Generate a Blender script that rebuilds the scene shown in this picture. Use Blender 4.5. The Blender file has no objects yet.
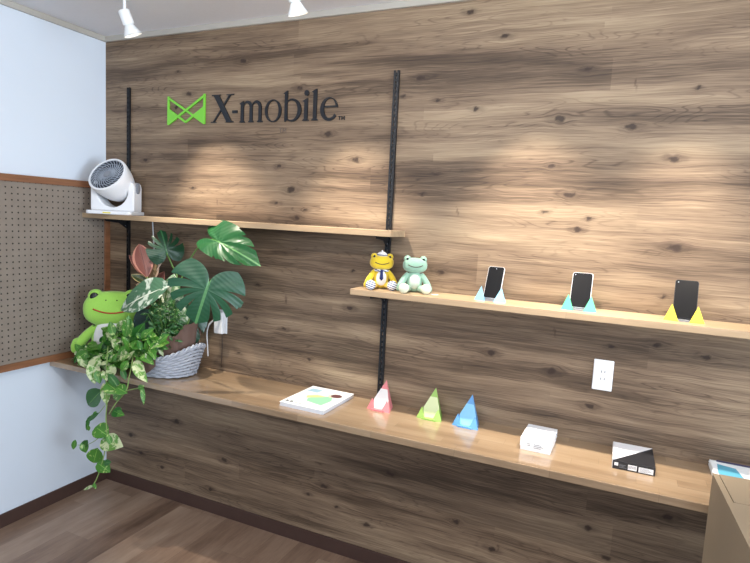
import bpy, math, random
from mathutils import Vector, Matrix
random.seed(7)
S = bpy.context.scene
COL = S.collection
PI = math.pi
# ------------------------------------------------------------------ camera
CP = Vector((2.73624488, -2.31039515, 1.62875579))
CR = Vector((0.90970182, 0.41216623, 0.05061218))
CU = Vector((-0.09103559, 0.07902678, 0.99270705))
CF = Vector((-0.40516061, 0.90767492, -0.1094126))
FPX = 561.05
cam = bpy.data.objects.new('camera', bpy.data.cameras.new('camera'))
COL.objects.link(cam)
cam.data.sensor_width = 36; cam.data.lens = FPX * 36 / 750
cam.data.clip_start = .05
m3 = Matrix((CR, CU, -CF)).transposed()
cam.matrix_world = Matrix.Translation(CP) @ m3.to_4x4()
S.camera = cam
def at(u, v, y=0.0):
    d = CF + CR * ((u - 375) / FPX) - CU * ((v - 281.5) / FPX)
    return CP + d * ((y - CP.y) / d.y)

# ------------------------------------------------------------------ materials
def lin(c):
    return tuple(((x/255)/12.92 if x/255 <= .04045 else ((x/255+.055)/1.055)**2.4) for x in c) + (1,)
class N:
    def __init__(s, name):
        s.m = bpy.data.materials.new(name); s.m.use_nodes = True
        s.t = s.m.node_tree; s.b = s.t.nodes['Principled BSDF']
    def n(s, ty, **k):
        o = s.t.nodes.new(ty)
        for a, v in k.items(): setattr(o, a, v)
        return o
    def l(s, a, b): s.t.links.new(a, b)
    def set(s, sock, v):
        if hasattr(v, 'links') or isinstance(v, bpy.types.NodeSocket): s.l(v, sock)
        else: sock.default_value = v
    def math(s, op, a, b=0.0, c=0.0, clamp=False):
        o = s.n('ShaderNodeMath', operation=op, use_clamp=clamp)
        s.set(o.inputs[0], a); s.set(o.inputs[1], b); s.set(o.inputs[2], c)
        return o.outputs[0]
    def mix(s, f, a, b, mode='MIX'):
        o = s.n('ShaderNodeMix', data_type='RGBA', blend_type=mode)
        s.set(o.inputs[0], f); s.set(o.inputs[6], a); s.set(o.inputs[7], b)
        return o.outputs[2]
    def ramp(s, f, stops, interp='LINEAR'):
        o = s.n('ShaderNodeValToRGB'); r = o.color_ramp; r.interpolation = interp
        while len(r.elements) < len(stops): r.elements.new(.5)
        for e, (p, c) in zip(r.elements, stops):
            e.position = p; e.color = c if len(c) == 4 else lin(c)
        s.set(o.inputs[0], f); return o.outputs[0]
    def noise(s, vec, scale, detail=4, rough=.55, dist=0.0):
        o = s.n('ShaderNodeTexNoise'); o.inputs['Scale'].default_value = scale
        o.inputs['Detail'].default_value = detail; o.inputs['Roughness'].default_value = rough
        o.inputs['Distortion'].default_value = dist
        s.set(o.inputs['Vector'], vec); return o.outputs[0]
    def xyz(s, kind='Object'):
        tc = s.n('ShaderNodeTexCoord'); sp = s.n('ShaderNodeSeparateXYZ')
        s.l(tc.outputs[kind], sp.inputs[0]); return tc.outputs[kind], sp.outputs[0], sp.outputs[1], sp.outputs[2]
    def comb(s, x, y, z=0.0):
        o = s.n('ShaderNodeCombineXYZ'); s.set(o.inputs[0], x); s.set(o.inputs[1], y); s.set(o.inputs[2], z)
        return o.outputs[0]
    def bump(s, h, st=.2, d=.002):
        o = s.n('ShaderNodeBump'); o.inputs['Strength'].default_value = st; o.inputs['Distance'].default_value = d
        s.l(h, o.inputs['Height']); s.l(o.outputs[0], s.b.inputs['Normal'])
    def col(s, c): s.set(s.b.inputs['Base Color'], c)
    def rough(s, r): s.set(s.b.inputs['Roughness'], r)

def plain(name, rgb, rough=.5, metal=0.0, var=.06, scale=30, emit=None, spec=None, bump=0):
    k = N(name); v, x, y, z = k.xyz()
    nz = k.noise(v, scale, 3)
    c = lin(rgb); d = tuple(min(1, q*(1-var)) for q in c[:3]) + (1,); e = tuple(min(1, q*(1+var)) for q in c[:3]) + (1,)
    k.col(k.mix(nz, d, e)); k.rough(rough); k.b.inputs['Metallic'].default_value = metal
    if spec is not None: k.b.inputs['Specular IOR Level'].default_value = spec
    if bump: k.bump(nz, bump, .002)
    if emit:
        k.b.inputs['Emission Color'].default_value = lin(rgb); k.b.inputs['Emission Strength'].default_value = emit
    return k.m

# knots of the wall panelling (pixel seen, size in m, kind)
KN = [(505,36,16),(421,78,17),(470,12,13),(588,69,14),(560,119,20),(476,109,14),(438,100,11),(631,127,19),(673,159,15),
 (552,166,12),(421,194,9),(569,195,17),(545,212,11),(589,219,9),(577,230,14),(675,248,20),(436,174,10),(699,88,9),
 (189,94,15),(177,107,14),(243,61,17),(300,88,14),(356,160,17),(291,190,20),(276,203,12),(305,210,10),(297,218,14),(279,166,12),
 (192,188,10),(328,134,17),(403,96,11),(145,160,14),(193,188,9),(657,345,13),(491,353,16),(552,371,20),(589,406,14),(706,357,14),
 (611,347,9),(664,297,10),(441,272,14),(353,271,9),(350,308,16),(177,422,17),(131,435,17),(141,453,10),(162,467,12),(224,460,17),(210,489,14),
 (390,474,15),(324,486,17),(308,494,12),(367,525,14),(337,507,9),(457,522,12),(668,517,15),(588,528,13),(606,558,15),(492,549,13),(456,522,12),
 (309,359,11),(258,285,10),(246,318,10),(239,353,8),(284,329,12),(178,72,9)]
CRK = [(636,85,5,24),(457,211,5,20),(217,202,4,18),(555,333,5,22),(286,299,5,24),(498,548,4,18),(126,110,4,18)]
def wood_wall():
    k = N('wall_wood_panelling'); v, x, y, z = k.xyz()
    jit = k.noise(v, 60, 2, .5)
    at_ = k.n('ShaderNodeAttribute', attribute_name='knots')
    ss = k.n('ShaderNodeSeparateXYZ'); k.l(at_.outputs['Vector'], ss.inputs[0])
    mask = ss.outputs[0]; warp = ss.outputs[1]; crack = ss.outputs[2]
    # repeating random knots elsewhere
    zz = k.math('SUBTRACT', z, k.math('MULTIPLY', warp, .9))
    lowv = k.comb(k.math('MULTIPLY', x, 1.4), 3.0, k.math('MULTIPLY', zz, 5.0))
    low = k.noise(lowv, 1.0, 3)
    zw = k.math('ADD', zz, k.math('MULTIPLY', k.math('SUBTRACT', low, .5), .05))
    # planks
    H = .128
    row = k.math('FLOOR', k.math('DIVIDE', k.math('ADD', zw, .03), H))
    wn = k.n('ShaderNodeTexWhiteNoise', noise_dimensions='1D'); k.l(row, wn.inputs['W'])
    xo = k.math('ADD', x, k.math('MULTIPLY', wn.outputs[0], 5.0))
    cell = k.math('FLOOR', k.math('DIVIDE', xo, 1.35))
    wn2 = k.n('ShaderNodeTexWhiteNoise', noise_dimensions='2D')
    k.l(k.comb(row, cell), wn2.inputs['Vector']); tone = wn2.outputs[0]
    soft = k.noise(k.comb(k.math('MULTIPLY', x, .65), 11.0, k.math('MULTIPLY', zw, 7.5)), 1.0, 3, .55)
    st1 = k.noise(k.comb(k.math('MULTIPLY', x, 1.3), tone, k.math('MULTIPLY', zw, 26.0)), 1.0, 5, .6)
    st2 = k.noise(k.comb(k.math('MULTIPLY', x, 3.0), 7.0, k.math('MULTIPLY', zw, 150.0)), 1.0, 4, .65)
    st3 = k.noise(k.comb(k.math('MULTIPLY', x, 7.0), 7.0, k.math('MULTIPLY', zw, 330.0)), 1.0, 2, .6)
    wob = k.noise(k.comb(k.math('MULTIPLY', x, 1.3), 2.0, k.math('MULTIPLY', zw, 13.0)), 1.0, 2, .45)
    rf = k.math('FRACT', k.math('MULTIPLY', wob, 22.0))
    hair = k.math('SUBTRACT', 1.0, k.math('MULTIPLY', k.math('ABSOLUTE', k.math('SUBTRACT', rf, .5)), 6.0), clamp=True)
    hm = k.noise(k.comb(k.math('MULTIPLY', x, 1.1), 21.0, k.math('MULTIPLY', zw, 8.0)), 1.0, 2, .5)
    hair = k.math('MULTIPLY', hair, k.math('MULTIPLY', k.math('SUBTRACT', hm, .40), 4.0, clamp=True))
    f = k.math('MULTIPLY', tone, .07)
    f = k.math('ADD', f, k.math('MULTIPLY', soft, 1.25))
    f = k.math('ADD', f, k.math('MULTIPLY', st1, .50))
    f = k.math('ADD', f, k.math('MULTIPLY', st2, .52))
    f = k.math('ADD', f, k.math('MULTIPLY', st3, .44))
    f = k.math('ADD', f, k.math('MULTIPLY', hair, -.15))
    f = k.math('SUBTRACT', f, .92)
    # plank seams
    fr = k.math('FRACT', k.math('DIVIDE', k.math('ADD', zw, .03), H))
    seam = k.math('LESS_THAN', fr, .02)
    f = k.math('SUBTRACT', f, k.math('MULTIPLY', seam, .035), clamp=True)
    c = k.ramp(f, [(.08, (56, 44, 36)), (.30, (89, 73, 59)), (.50, (127, 107, 88)), (.70, (155, 135, 111)), (.95, (178, 159, 133))])
    m2 = k.math('MULTIPLY', mask, k.math('ADD', k.math('MULTIPLY', jit, .8), .65), clamp=True)
    c = k.mix(k.math('MULTIPLY', m2, .92), c, lin((50, 37, 31)))
    c = k.mix(k.math('MULTIPLY', crack, k.math('MULTIPLY', jit, 1.2), clamp=True), c, lin((66, 48, 38)))
    k.col(c); k.rough(.52); k.b.inputs['Specular IOR Level'].default_value = .3
    k.bump(f, .25, .002)
    return k.m
def wood_board(name, cols, along='X', plank=.05, length=.45, rough=.25, var=.5, gloss=.5, grain=1.0, coat=0):
    k = N(name); v, x, y, z = k.xyz()
    a, b = (x, y) if along == 'X' else (y, x)
    row = k.math('FLOOR', k.math('DIVIDE', b, plank))
    wn = k.n('ShaderNodeTexWhiteNoise', noise_dimensions='1D'); k.l(row, wn.inputs['W'])
    cell = k.math('FLOOR', k.math('DIVIDE', k.math('ADD', a, k.math('MULTIPLY', wn.outputs[0], 7.0)), length))
    w2 = k.n('ShaderNodeTexWhiteNoise', noise_dimensions='2D'); k.l(k.comb(row, cell), w2.inputs['Vector'])
    t = w2.outputs[0]
    bz = k.math('ADD', b, z)
    s1 = k.noise(k.comb(k.math('MULTIPLY', a, 2.2), k.math('MULTIPLY', t, 9.0), k.math('MULTIPLY', bz, 22*grain)), 1, 4, .6)
    s2 = k.noise(k.comb(k.math('MULTIPLY', a, 9), k.math('MULTIPLY', t, 9.0), k.math('MULTIPLY', bz, 130*grain)), 1, 3, .6)
    f = k.math('ADD', k.math('MULTIPLY', t, var), k.math('ADD', k.math('MULTIPLY', s1, .8), k.math('MULTIPLY', s2, .35)))
    f = k.math('SUBTRACT', f, .12 + var*.5, clamp=True)
    fb = k.math('FRACT', k.math('DIVIDE', b, plank))
    fa = k.math('FRACT', k.math('DIVIDE', k.math('ADD', a, k.math('MULTIPLY', wn.outputs[0], 7.0)), length))
    seam = k.math('MAXIMUM', k.math('LESS_THAN', fb, .0012/plank), k.math('LESS_THAN', fa, .0012/length))
    c = k.ramp(f, [(.1, cols[0]), (.45, cols[1]), (.85, cols[2])])
    c = k.mix(k.math('MULTIPLY', seam, .35), c, tuple(q*.35 for q in lin(cols[0])[:3]) + (1,))
    k.col(c); k.rough(rough); k.b.inputs['Specular IOR Level'].default_value = gloss
    if coat:
        k.b.inputs['Coat Weight'].default_value = coat; k.b.inputs['Coat Roughness'].default_value = .07
    k.bump(s2, .06, .001)
    return k.m
M = {}
M['wall'] = wood_wall()
M['counter'] = wood_board('counter_oak', [(122, 99, 75), (152, 128, 101), (174, 152, 125)], 'X', .052, .34, .3, .28, .5, coat=.9)
M['shelf'] = wood_board('shelf_oak', [(142, 119, 93), (169, 145, 116), (188, 164, 136)], 'X', .3, 3.7, .42, .12, .4)
M['floor'] = wood_board('floor_planks', [(92, 70, 57), (140, 115, 97), (172, 148, 128)], 'Y', .152, .95, .36, .4, .5, .5)
M['frame'] = wood_board('pegboard_frame_wood', [(105, 66, 42), (140, 94, 64), (164, 116, 82)], 'Y', .4, 3, .5, .1)
M['skirt'] = plain('dark_brown_skirting', (72, 52, 46), .45, var=.12)
M['white_wall'] = plain('white_wallpaper', (216, 225, 236), .42, var=.012, scale=6)
M['ceiling'] = plain('ceiling_paper', (226, 226, 230), .8, var=.03, scale=60, bump=.1)
M['trim'] = plain('grey_ceiling_trim', (176, 172, 164), .6, var=.04)
M['black_metal'] = plain('black_steel', (26, 27, 31), .42, .3)
M['white_plastic'] = plain('white_plastic', (232, 233, 236), .33, var=.015)
M['lampwhite'] = plain('white_lamp_enamel', (235, 238, 240), .35, var=.01)
M['grey_plastic'] = plain('grey_plastic', (128, 132, 140), .4)
M['dark_grille'] = plain('dark_grey_grille', (150, 158, 170), .4)
M['dark_cavity'] = plain('dark_housing', (52, 60, 72), .6)
M['letter'] = plain('black_acrylic', (16, 19, 26), .35, var=.05)
M['green_sign'] = plain('lime_acrylic', (122, 204, 62), .35, var=.03)
M['faint'] = plain('faint_grey_mark', (96, 84, 76), .7)
M['black'] = plain('black_glass', (10, 11, 15), .35, var=.05, spec=.12)
M['bezel'] = plain('phone_edge', (205, 206, 212), .3, .4)
M['bezelb'] = plain('dark_phone_edge', (30, 31, 38), .35, .2)
M['slit'] = plain('socket_slit', (60, 60, 66), .6)
M['bulb'] = plain('lamp_bulb', (255, 236, 205), .5, emit=6)
M['cable_w'] = plain('white_cable', (222, 224, 228), .45)
M['cable_b'] = plain('brown_cable', (62, 46, 38), .6)

# ------------------------------------------------------------------ mesh helpers
class MB:
    def __init__(s): s.v = []; s.f = []; s.uv = {}
    def add(s, vs, fs, uvs=None):
        b = len(s.v); s.v += [Vector(q) for q in vs]
        for f in fs: s.f.append([b + i for i in f])
        if uvs:
            for i, q in enumerate(uvs): s.uv[b+i] = q
        return s
    def box(s, lo, hi, mat=None):
        x0, y0, z0 = lo; x1, y1, z1 = hi
        vs = [Vector(q) for q in ((x0,y0,z0),(x1,y0,z0),(x1,y1,z0),(x0,y1,z0),(x0,y0,z1),(x1,y0,z1),(x1,y1,z1),(x0,y1,z1))]
        if mat is not None: vs = [mat @ q for q in vs]
        return s.add(vs, [(0,3,2,1),(4,5,6,7),(0,1,5,4),(1,2,6,5),(2,3,7,6),(3,0,4,7)])
    def prism(s, pts, fn, d0, d1):
        """outline pts (2d, ccw) -> solid between depth d0 and d1, fn(a,b,d)->Vector"""
        n = len(pts)
        vs = [fn(a, b, d0) for a, b in pts] + [fn(a, b, d1) for a, b in pts]
        fs = [list(range(n))[::-1], list(range(n, 2*n))] + [(i, (i+1) % n, n+(i+1) % n, n+i) for i in range(n)]
        return s.add(vs, fs)
    def tube(s, pts, r, n=8, r1=None, caps=True, closed=False):
        pts = [Vector(q) for q in pts]; m = len(pts); base = len(s.v)
        prev = None; vs = []
        for i, q in enumerate(pts):
            if closed: t = pts[(i+1) % m] - pts[i-1]
            else: t = pts[min(i+1, m-1)] - pts[max(i-1, 0)]
            t.normalize()
            if prev is None:
                a = Vector((0, 0, 1)) if abs(t.z) < .9 else Vector((1, 0, 0))
                u = t.cross(a).normalized()
            else: u = (prev - t * prev.dot(t)).normalized()
            prev = u; w = t.cross(u)
            rr = r if not callable(r) else r(i/(m-1))
            if r1 is not None: rr = r + (r1-r) * i/(m-1)
            for j in range(n):
                an = 2*PI*j/n; vs.append(q + (u*math.cos(an) + w*math.sin(an)) * rr)
        fs = []
        for i in range(m if closed else m-1):
            i2 = (i+1) % m
            for j in range(n): fs.append((i*n+j, i*n+(j+1) % n, i2*n+(j+1) % n, i2*n+j))
        if caps and not closed: fs += [list(range(n))[::-1], [(m-1)*n+j for j in range(n)]]
        return s.add(vs, fs)
    def lathe(s, prof, mat, n=32, cap0=False, cap1=False):
        vs = []
        for (r, z) in prof:
            for j in range(n):
                a = 2*PI*j/n; vs.append(mat @ Vector((r*math.cos(a), r*math.sin(a), z)))
        fs = []
        for i in range(len(prof)-1):
            for j in range(n): fs.append((i*n+j, i*n+(j+1) % n, (i+1)*n+(j+1) % n, (i+1)*n+j))
        if cap0: fs.append(list(range(n))[::-1])
        if cap1: fs.append([(len(prof)-1)*n+j for j in range(n)])
        return s.add(vs, fs)
    def blob(s, c, r, e=1.0, mat=None, nu=24, nv=14, fn=None):
        def p(a, q): return math.copysign(abs(a)**q, a)
        vs = []
        for i in range(nv+1):
            ph = -PI/2 + PI*i/nv
            for j in range(nu):
                th = 2*PI*j/nu
                q = Vector((r[0]*p(math.cos(ph), e)*p(math.cos(th), e), r[1]*p(math.cos(ph), e)*p(math.sin(th), e), r[2]*p(math.sin(ph), e)))
                if fn: q = fn(q)
                q = q + Vector(c)
                vs.append(mat @ q if mat is not None else q)
        fs = []
        for i in range(nv):
            for j in range(nu): fs.append((i*nu+j, i*nu+(j+1) % nu, (i+1)*nu+(j+1) % nu, (i+1)*nu+j))
        return s.add(vs, fs)
    def build(s, name, mat, parent=None, smooth=False, bevel=0, origin=None, label=None):
        me = bpy.data.meshes.new(name)
        org = Vector(origin) if origin is not None else Vector((0, 0, 0))
        me.from_pydata([tuple(q - org) for q in s.v], [], s.f)
        if s.uv:
            ul = me.uv_layers.new(name='UVMap')
            for lp in me.loops: ul.data[lp.index].uv = s.uv.get(lp.vertex_index, (0, 0))
        me.materials.append(mat)
        if smooth:
            for p in me.polygons: p.use_smooth = True
        me.validate(); me.update()
        o = bpy.data.objects.new(name, me); COL.objects.link(o)
        if parent is not None:
            o.parent = parent
            if origin is not None: o.location = org
        else: o.location = org
        if bevel:
            b = o.modifiers.new('bevel', 'BEVEL'); b.width = bevel; b.segments = 2; b.limit_method = 'ANGLE'
        if smooth and smooth != 'all':
            e = o.modifiers.new('split', 'EDGE_SPLIT'); e.split_angle = math.radians(40)
        if label: o['label'] = label
        return o
def tag(o, label, cat, group=None, kind=None):
    o['label'] = label; o['category'] = cat
    if group: o['group'] = group
    if kind: o['kind'] = kind
    return o
def thing(name, label, cat, loc=(0, 0, 0), rz=0, group=None):
    o = bpy.data.objects.new(name, None); COL.objects.link(o); o.empty_display_size = .05
    o.location = loc; o.rotation_euler = (0, 0, rz)
    return tag(o, label, cat, group)
def struct(o):
    o['kind'] = 'structure'; return o

# ------------------------------------------------------------------ the room
HC, HS, HM = .8006, 1.586, 1.3331
XR, YF, HT = 7.0, -5.0, 2.555
struct(MB().box((-.1, YF, -.1), (XR, .1, 0)).build('floor', M['floor']))
struct(MB().box((-.1, YF, HT), (XR, .1, HT+.1)).build('ceiling', M['ceiling']))
def wall_mesh():
    """panelled wall as a fine grid that carries where knots and cracks of the boards sit"""
    import numpy as np
    st = .0055; X1 = 3.8
    xs = np.concatenate([np.arange(-.1, X1, st), [XR]]); zs = np.linspace(0, HT, int(HT/st))
    gx, gz = np.meshgrid(xs, zs); nx, nz = len(xs), len(zs)
    rng = np.random.RandomState(4)
    jx = np.zeros_like(gx); jz = np.zeros_like(gx)
    for q in range(14):
        fx, fz, p = rng.uniform(40, 260), rng.uniform(40, 260)*rng.choice((-1, 1)), rng.uniform(0, 6)
        jx += np.sin(gx*fx+gz*fz+p)*.0008; jz += np.sin(gx*fz-gz*fx+p*2)*.0006
    mask = np.zeros_like(gx); warp = np.zeros_like(gx); crack = np.zeros_like(gx)
    def d2(px, pz, sx, sz): return ((gx+jx-px)/sx)**2 + ((gz+jz-pz)/sz)**2
    def sm(d): t = np.clip((1.15-d)/.7, 0, 1); return t*t*(3-2*t)
    for (u, w, r) in KN:
        p = at(u, w); r = r/1000*1.08; sx, sz = r*random.uniform(1.15, 1.6), r*random.uniform(.68, .9)
        q = d2(p.x, p.z, sx, sz); mask = np.maximum(mask, sm(np.sqrt(q)))
        mask = np.maximum(mask, .35*sm(np.sqrt(d2(p.x, p.z, sx*2.6, sz*1.5))))
        q2 = d2(p.x, p.z, sx*1.5, sz*1.3); warp += (gz-p.z)/(1+q2*q2*.6)
    for (u, w, sx, sz) in CRK:
        p = at(u, w); crack = np.maximum(crack, sm(np.sqrt(d2(p.x+(gz-p.z)*0-.15*(gz-p.z), p.z, sx/900, sz/900))))
    n = nx*nz; co = np.stack([gx, np.zeros_like(gx), gz], -1).reshape(-1, 3)
    back = [(-.1, .1, 0), (XR, .1, 0), (XR, .1, HT), (-.1, .1, HT)]
    vs = co.tolist() + back
    i = (np.arange(nz-1)[:, None]*nx + np.arange(nx-1)[None, :]).ravel()
    fs = np.stack([i, i+1, i+1+nx, i+nx], -1).tolist()
    fs += [[n, n+3, n+2, n+1], [n, n+1] + list(range(nx-1, -1, -1)), [n+3] + list(range(n-nx, n)) + [n+2],
           [n+3, n] + list(range(0, n, nx)), [n+1, n+2] + list(range(n-1, 0, -nx))]
    me = bpy.data.meshes.new('wall_back'); me.from_pydata(vs, [], fs)
    a = me.attributes.new('knots', 'FLOAT_VECTOR', 'POINT')
    dat = np.concatenate([np.stack([mask, warp, crack], -1).reshape(-1, 3), np.zeros((4, 3))]).astype('f')
    a.data.foreach_set('vector', dat.ravel())
    me.materials.append(M['wall']); me.update()
    o = bpy.data.objects.new('wall_back', me); COL.objects.link(o); return o
struct(wall_mesh())
struct(MB().box((-.1, YF, 0), (0, 0, HT)).build('wall_left', M['white_wall']))
struct(MB().box((XR, YF, 0), (XR+.1, .1, HT)).build('wall_right', M['white_wall']))
struct(MB().box((.0, -.008, 0), (XR, 0, .07)).build('baseboard_back', M['skirt'], bevel=.001))
struct(MB().box((0, YF, 0), (.008, -.008, .07)).build('baseboard_left', M['skirt'], bevel=.001))
struct(MB().box((0, -.014, 2.5277), (XR, 0, HT)).build('trim_1', M['trim'], bevel=.001))
struct(MB().box((0, YF, 2.5277), (.014, -.014, HT)).build('trim_2', M['trim'], bevel=.001))
# shop front far behind the camera: posts and sill of the glazing
f = MB()
for xx in (-.1, 1.6, 3.4, 5.2, XR-.0): f.box((xx, YF-.06, 0), (xx+.07, YF, HT))
f.box((-.1, YF-.06, 2.35), (XR+.07, YF, HT)); f.box((-.1, YF-.06, 0), (XR+.07, YF, .12))
struct(f.build('window_1', M['white_plastic']))

# ------------------------------------------------------------------ counter and shelves
ct = MB().box((.0005, -.356, HC-.029), (4.8, -.0005, HC)).build('counter', M['counter'], bevel=.0025)
tag(ct, 'long glossy oak counter board running along the wood-panelled wall', 'counter')
us = MB().box((.0005, -.1736, HS-.0253), (1.843, -.0135, HS)).build('wall_shelf', M['shelf'], bevel=.0015)
tag(us, 'upper oak shelf under the sign, holding the white fan', 'shelf')
ms = MB().box((1.678, -.194, HM-.0253), (4.8, -.0135, HM)).build('wall_shelf', M['shelf'], bevel=.0015)
tag(ms, 'lower oak shelf on the right, holding plush frogs and phones', 'shelf')
def upright(x, z0, z1, label, w=.0125):
    t = thing('shelf_upright', label, 'shelf upright', (x, 0, z0), 0, 'black slotted shelf uprights')
    d = .012; L = z1 - z0
    b = MB(); b.box((-w, -d, 0), (-w+.003, 0, L)); b.box((w-.003, -d, 0), (w, 0, L))
    b.box((-w+.003, -d, 0), (-.0035, -d+.0018, L)); b.box((.0035, -d, 0), (w-.003, -d+.0018, L))
    z = 0.0
    while z < L:
        b.box((-.0035, -d, z), (.0035, -d+.0018, min(z+.011, L))); z += .025
    b.build('slotted_channel', M['black_metal'], t)
    p = MB().box((-.003, -.0008, 0), (.003, -.0002, L)).build('back_strip', M['grey_plastic'], t)
    return t
U1 = upright(.183, HC, 2.275, 'black slotted steel upright at the left, behind the fan and plant', .0095)
U2 = upright(1.7615, HC, 2.271, 'black slotted steel upright right of the sign, reaching down to the counter')
def bracket(x, z, ln, label):
    t = thing('shelf_bracket', label, 'bracket', (x, 0, z), 0, 'black shelf brackets')
    def fn(a, b, d): return Vector((d, a, b))
    b = MB().prism([(-.0125, 0), (-ln, 0), (-ln, -.012), (-.06, -.022), (-.0125, -.05)][::-1], fn, -.0025, .0025)
    b.box((-.010, -ln, -.0022), (.010, -.0125, 0))
    b.build('bracket_arm', M['black_metal'], t)
    s = MB(); s.blob((.0, -.02, -.035), (.0045, .003, .003), nu=10, nv=6); s.build('screw', M['grey_plastic'], t, smooth='all')
bracket(.172, HS-.0255, .150, 'black steel bracket under the upper shelf, left end, below the fan')
bracket(1.7615, HS-.0255, .135, 'black steel bracket under the right end of the upper shelf')
bracket(1.7615, HM-.0255, .165, 'black steel bracket under the left end of the lower shelf')

# ------------------------------------------------------------------ pegboard
k = N('pegboard_sheet'); v, x, y, z = k.xyz()
P = .03
fy = k.math('SUBTRACT', k.math('FRACT', k.math('DIVIDE', y, P)), .5); fz = k.math('SUBTRACT', k.math('FRACT', k.math('DIVIDE', z, P)), .5)
dd = k.math('SQRT', k.math('ADD', k.math('MULTIPLY', fy, fy), k.math('MULTIPLY', fz, fz)))
hole = k.math('LESS_THAN', dd, .135)
nz = k.noise(v, 14, 4); base = k.mix(nz, lin((122, 110, 99)), lin((142, 130, 118)))
k.col(k.mix(hole, base, lin((42, 36, 33)))); k.rough(.7)
k.bump(k.math('SUBTRACT', 1.0, hole), .5, .002)
pb = thing('pegboard', 'brown pegboard in a wooden frame on the white left wall', 'pegboard', (0, 0, 0))
Z0, Z1, Y0 = .8015, 1.757, -1.55
MB().box((.004, Y0+.03, Z0+.03), (.026, -.03, Z1-.03)).build('perforated_sheet', k.m, pb)
for nm, lo, hi in (('frame_rail', (.0005, Y0, Z1-.034), (.035, -.0005, Z1)), ('frame_rail', (.0005, Y0, Z0), (.035, -.0005, Z0+.034)),
                   ('frame_stile', (.0005, -.034, Z0+.034), (.035, -.0005, Z1-.034)), ('frame_stile', (.0005, Y0, Z0+.034), (.035, Y0+.034, Z1-.034))):
    MB().box(lo, hi).build(nm, M['frame'], pb, bevel=.001)
# the pegboard rests behind the counter and shelf ends: small notches avoided by lifting it onto the counter top

# ------------------------------------------------------------------ sign
sg = thing('wall_sign', 'raised wall sign with lime bow-tie emblem and black serif X-mobile lettering', 'sign', (1.1, 0, 2.07))
OX, OZ = 1.1, 2.07
def loc(a, b, d): return Vector((a - OX, -d, b - OZ))
# emblem
EX = lambda q: .466 + (q-52)/(345-52)*.249
EZ = lambda q: 2.217 - (q-68)/(300-68)*.149
e = MB()
def bar(p, q, w, mb, d0=.004, d1=.012):
    p = Vector((EX(p[0]), EZ(p[1]))); q = Vector((EX(q[0]), EZ(q[1]))); t = (q-p).normalized(); n = Vector((-t.y, t.x))*w/2
    mb.prism([tuple(p+n), tuple(p-n), tuple(q-n), tuple(q+n)][::-1] if 0 else [tuple(p-n), tuple(q-n), tuple(q+n), tuple(p+n)], loc, d0, d1)
W = .0105
bar((58, 72), (58, 298), W, e); bar((339, 66), (339, 298), W, e)
bar((58, 84), (339, 292), W, e, .0041, .0121); bar((58, 292), (339, 80), W, e, .0042, .0122)
bar((60, 176), (197, 279), W, e, .0043, .0119); bar((197, 279), (337, 170), W, e, .0044, .0118)
e.prism([(EX(58), EZ(180)), (EX(58), EZ(296)), (EX(137), EZ(233))], loc, .0045, .0117)
e.prism([(EX(339), EZ(172)), (EX(250), EZ(226)), (EX(339), EZ(296))], loc, .0046, .0116)
e.build('emblem', M['green_sign'], sg)
BZ, CAP, XH = 2.072, .139, .099
def ell(cx, cz, rx, rz, a0, a1, n=28):
    return [(cx + rx*math.cos(math.radians(a0+(a1-a0)*i/n)), cz + rz*math.sin(math.radians(a0+(a1-a0)*i/n))) for i in range(n+1)]
def strip(outer, inner, mb, d0=.003, d1=.009):
    for i in range(len(outer)-1):
        q = [outer[i], outer[i+1], inner[i+1], inner[i]]
        mb.prism(q[::-1], loc, d0, d1)
def poly(pts, mb, d0=.003, d1=.009): mb.prism(pts, loc, d0, d1)
def stem(x0, x1, z0, z1, mb, foot=True, flag=True, slant=.012):
    w = x1-x0; poly([(x0, z0), (x1, z0), (x1, z1), (x0, z1-slant*.6)], mb)
    if foot:
        poly([(x0-w*.45, z0-.001), (x1+w*.45, z0-.001), (x1+w*.4, z0+.003), (x1, z0+.008), (x0, z0+.008), (x0-w*.4, z0+.003)], mb, .0031, .0089)
    if flag: poly([(x0-w*.55, z1-slant), (x0+w*.2, z1-slant*1.5), (x1, z1), (x1-w*.25, z1)], mb, .0032, .0088)
def letter(nm, fn):
    b = MB(); fn(b); b.build(nm, M['letter'], sg)
def L_X(b):
    x0, x1 = .750, .893; z0, z1 = BZ+.002, BZ+CAP
    poly([(.853, z0), (.885, z0), (.800, z1), (.766, z1)][::1], b)       # thick diagonal
    poly([(.763, z0), (.773, z0), (.878, z1), (.867, z1)], b, .0031, .0089)
    for (a, c, zz, s) in ((.750, .790, z0, 1), (.843, .897, z0, 1), (.754, .812, z1, -1), (.846, .895, z1, -1)):
        poly([(a, zz), (c, zz), (c-.006, zz+s*.005), (a+.006, zz+s*.005)][::s], b, .0032, .0088)
letter('letter_x', L_X)
letter('hyphen', lambda b: poly([(.886, BZ+.046), (.916, BZ+.046), (.916, BZ+.059), (.886, BZ+.059)], b))
def L_m(b):
    X = [.938, .991, .1+.944]
    for i, xx in enumerate(X): stem(xx, xx+.017, BZ, BZ+(XH+.002 if i == 0 else .075), b, True, i == 0)
    for xx in X[:2]:
        o = ell(xx+.041, BZ+.064, .029, .039, 175, -2); n = ell(xx+.034, BZ+.064, .020, .027, 175, -2)
        strip(o, n, b, .0033, .0087)
letter('letter_m', L_m)
def L_o(b):
    strip(ell(1.128, BZ+.050, .047, .053, 0, 360, 44), ell(1.128, BZ+.050, .0325, .048, 0, 360, 44), b)
letter('letter_o', L_o)
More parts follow.
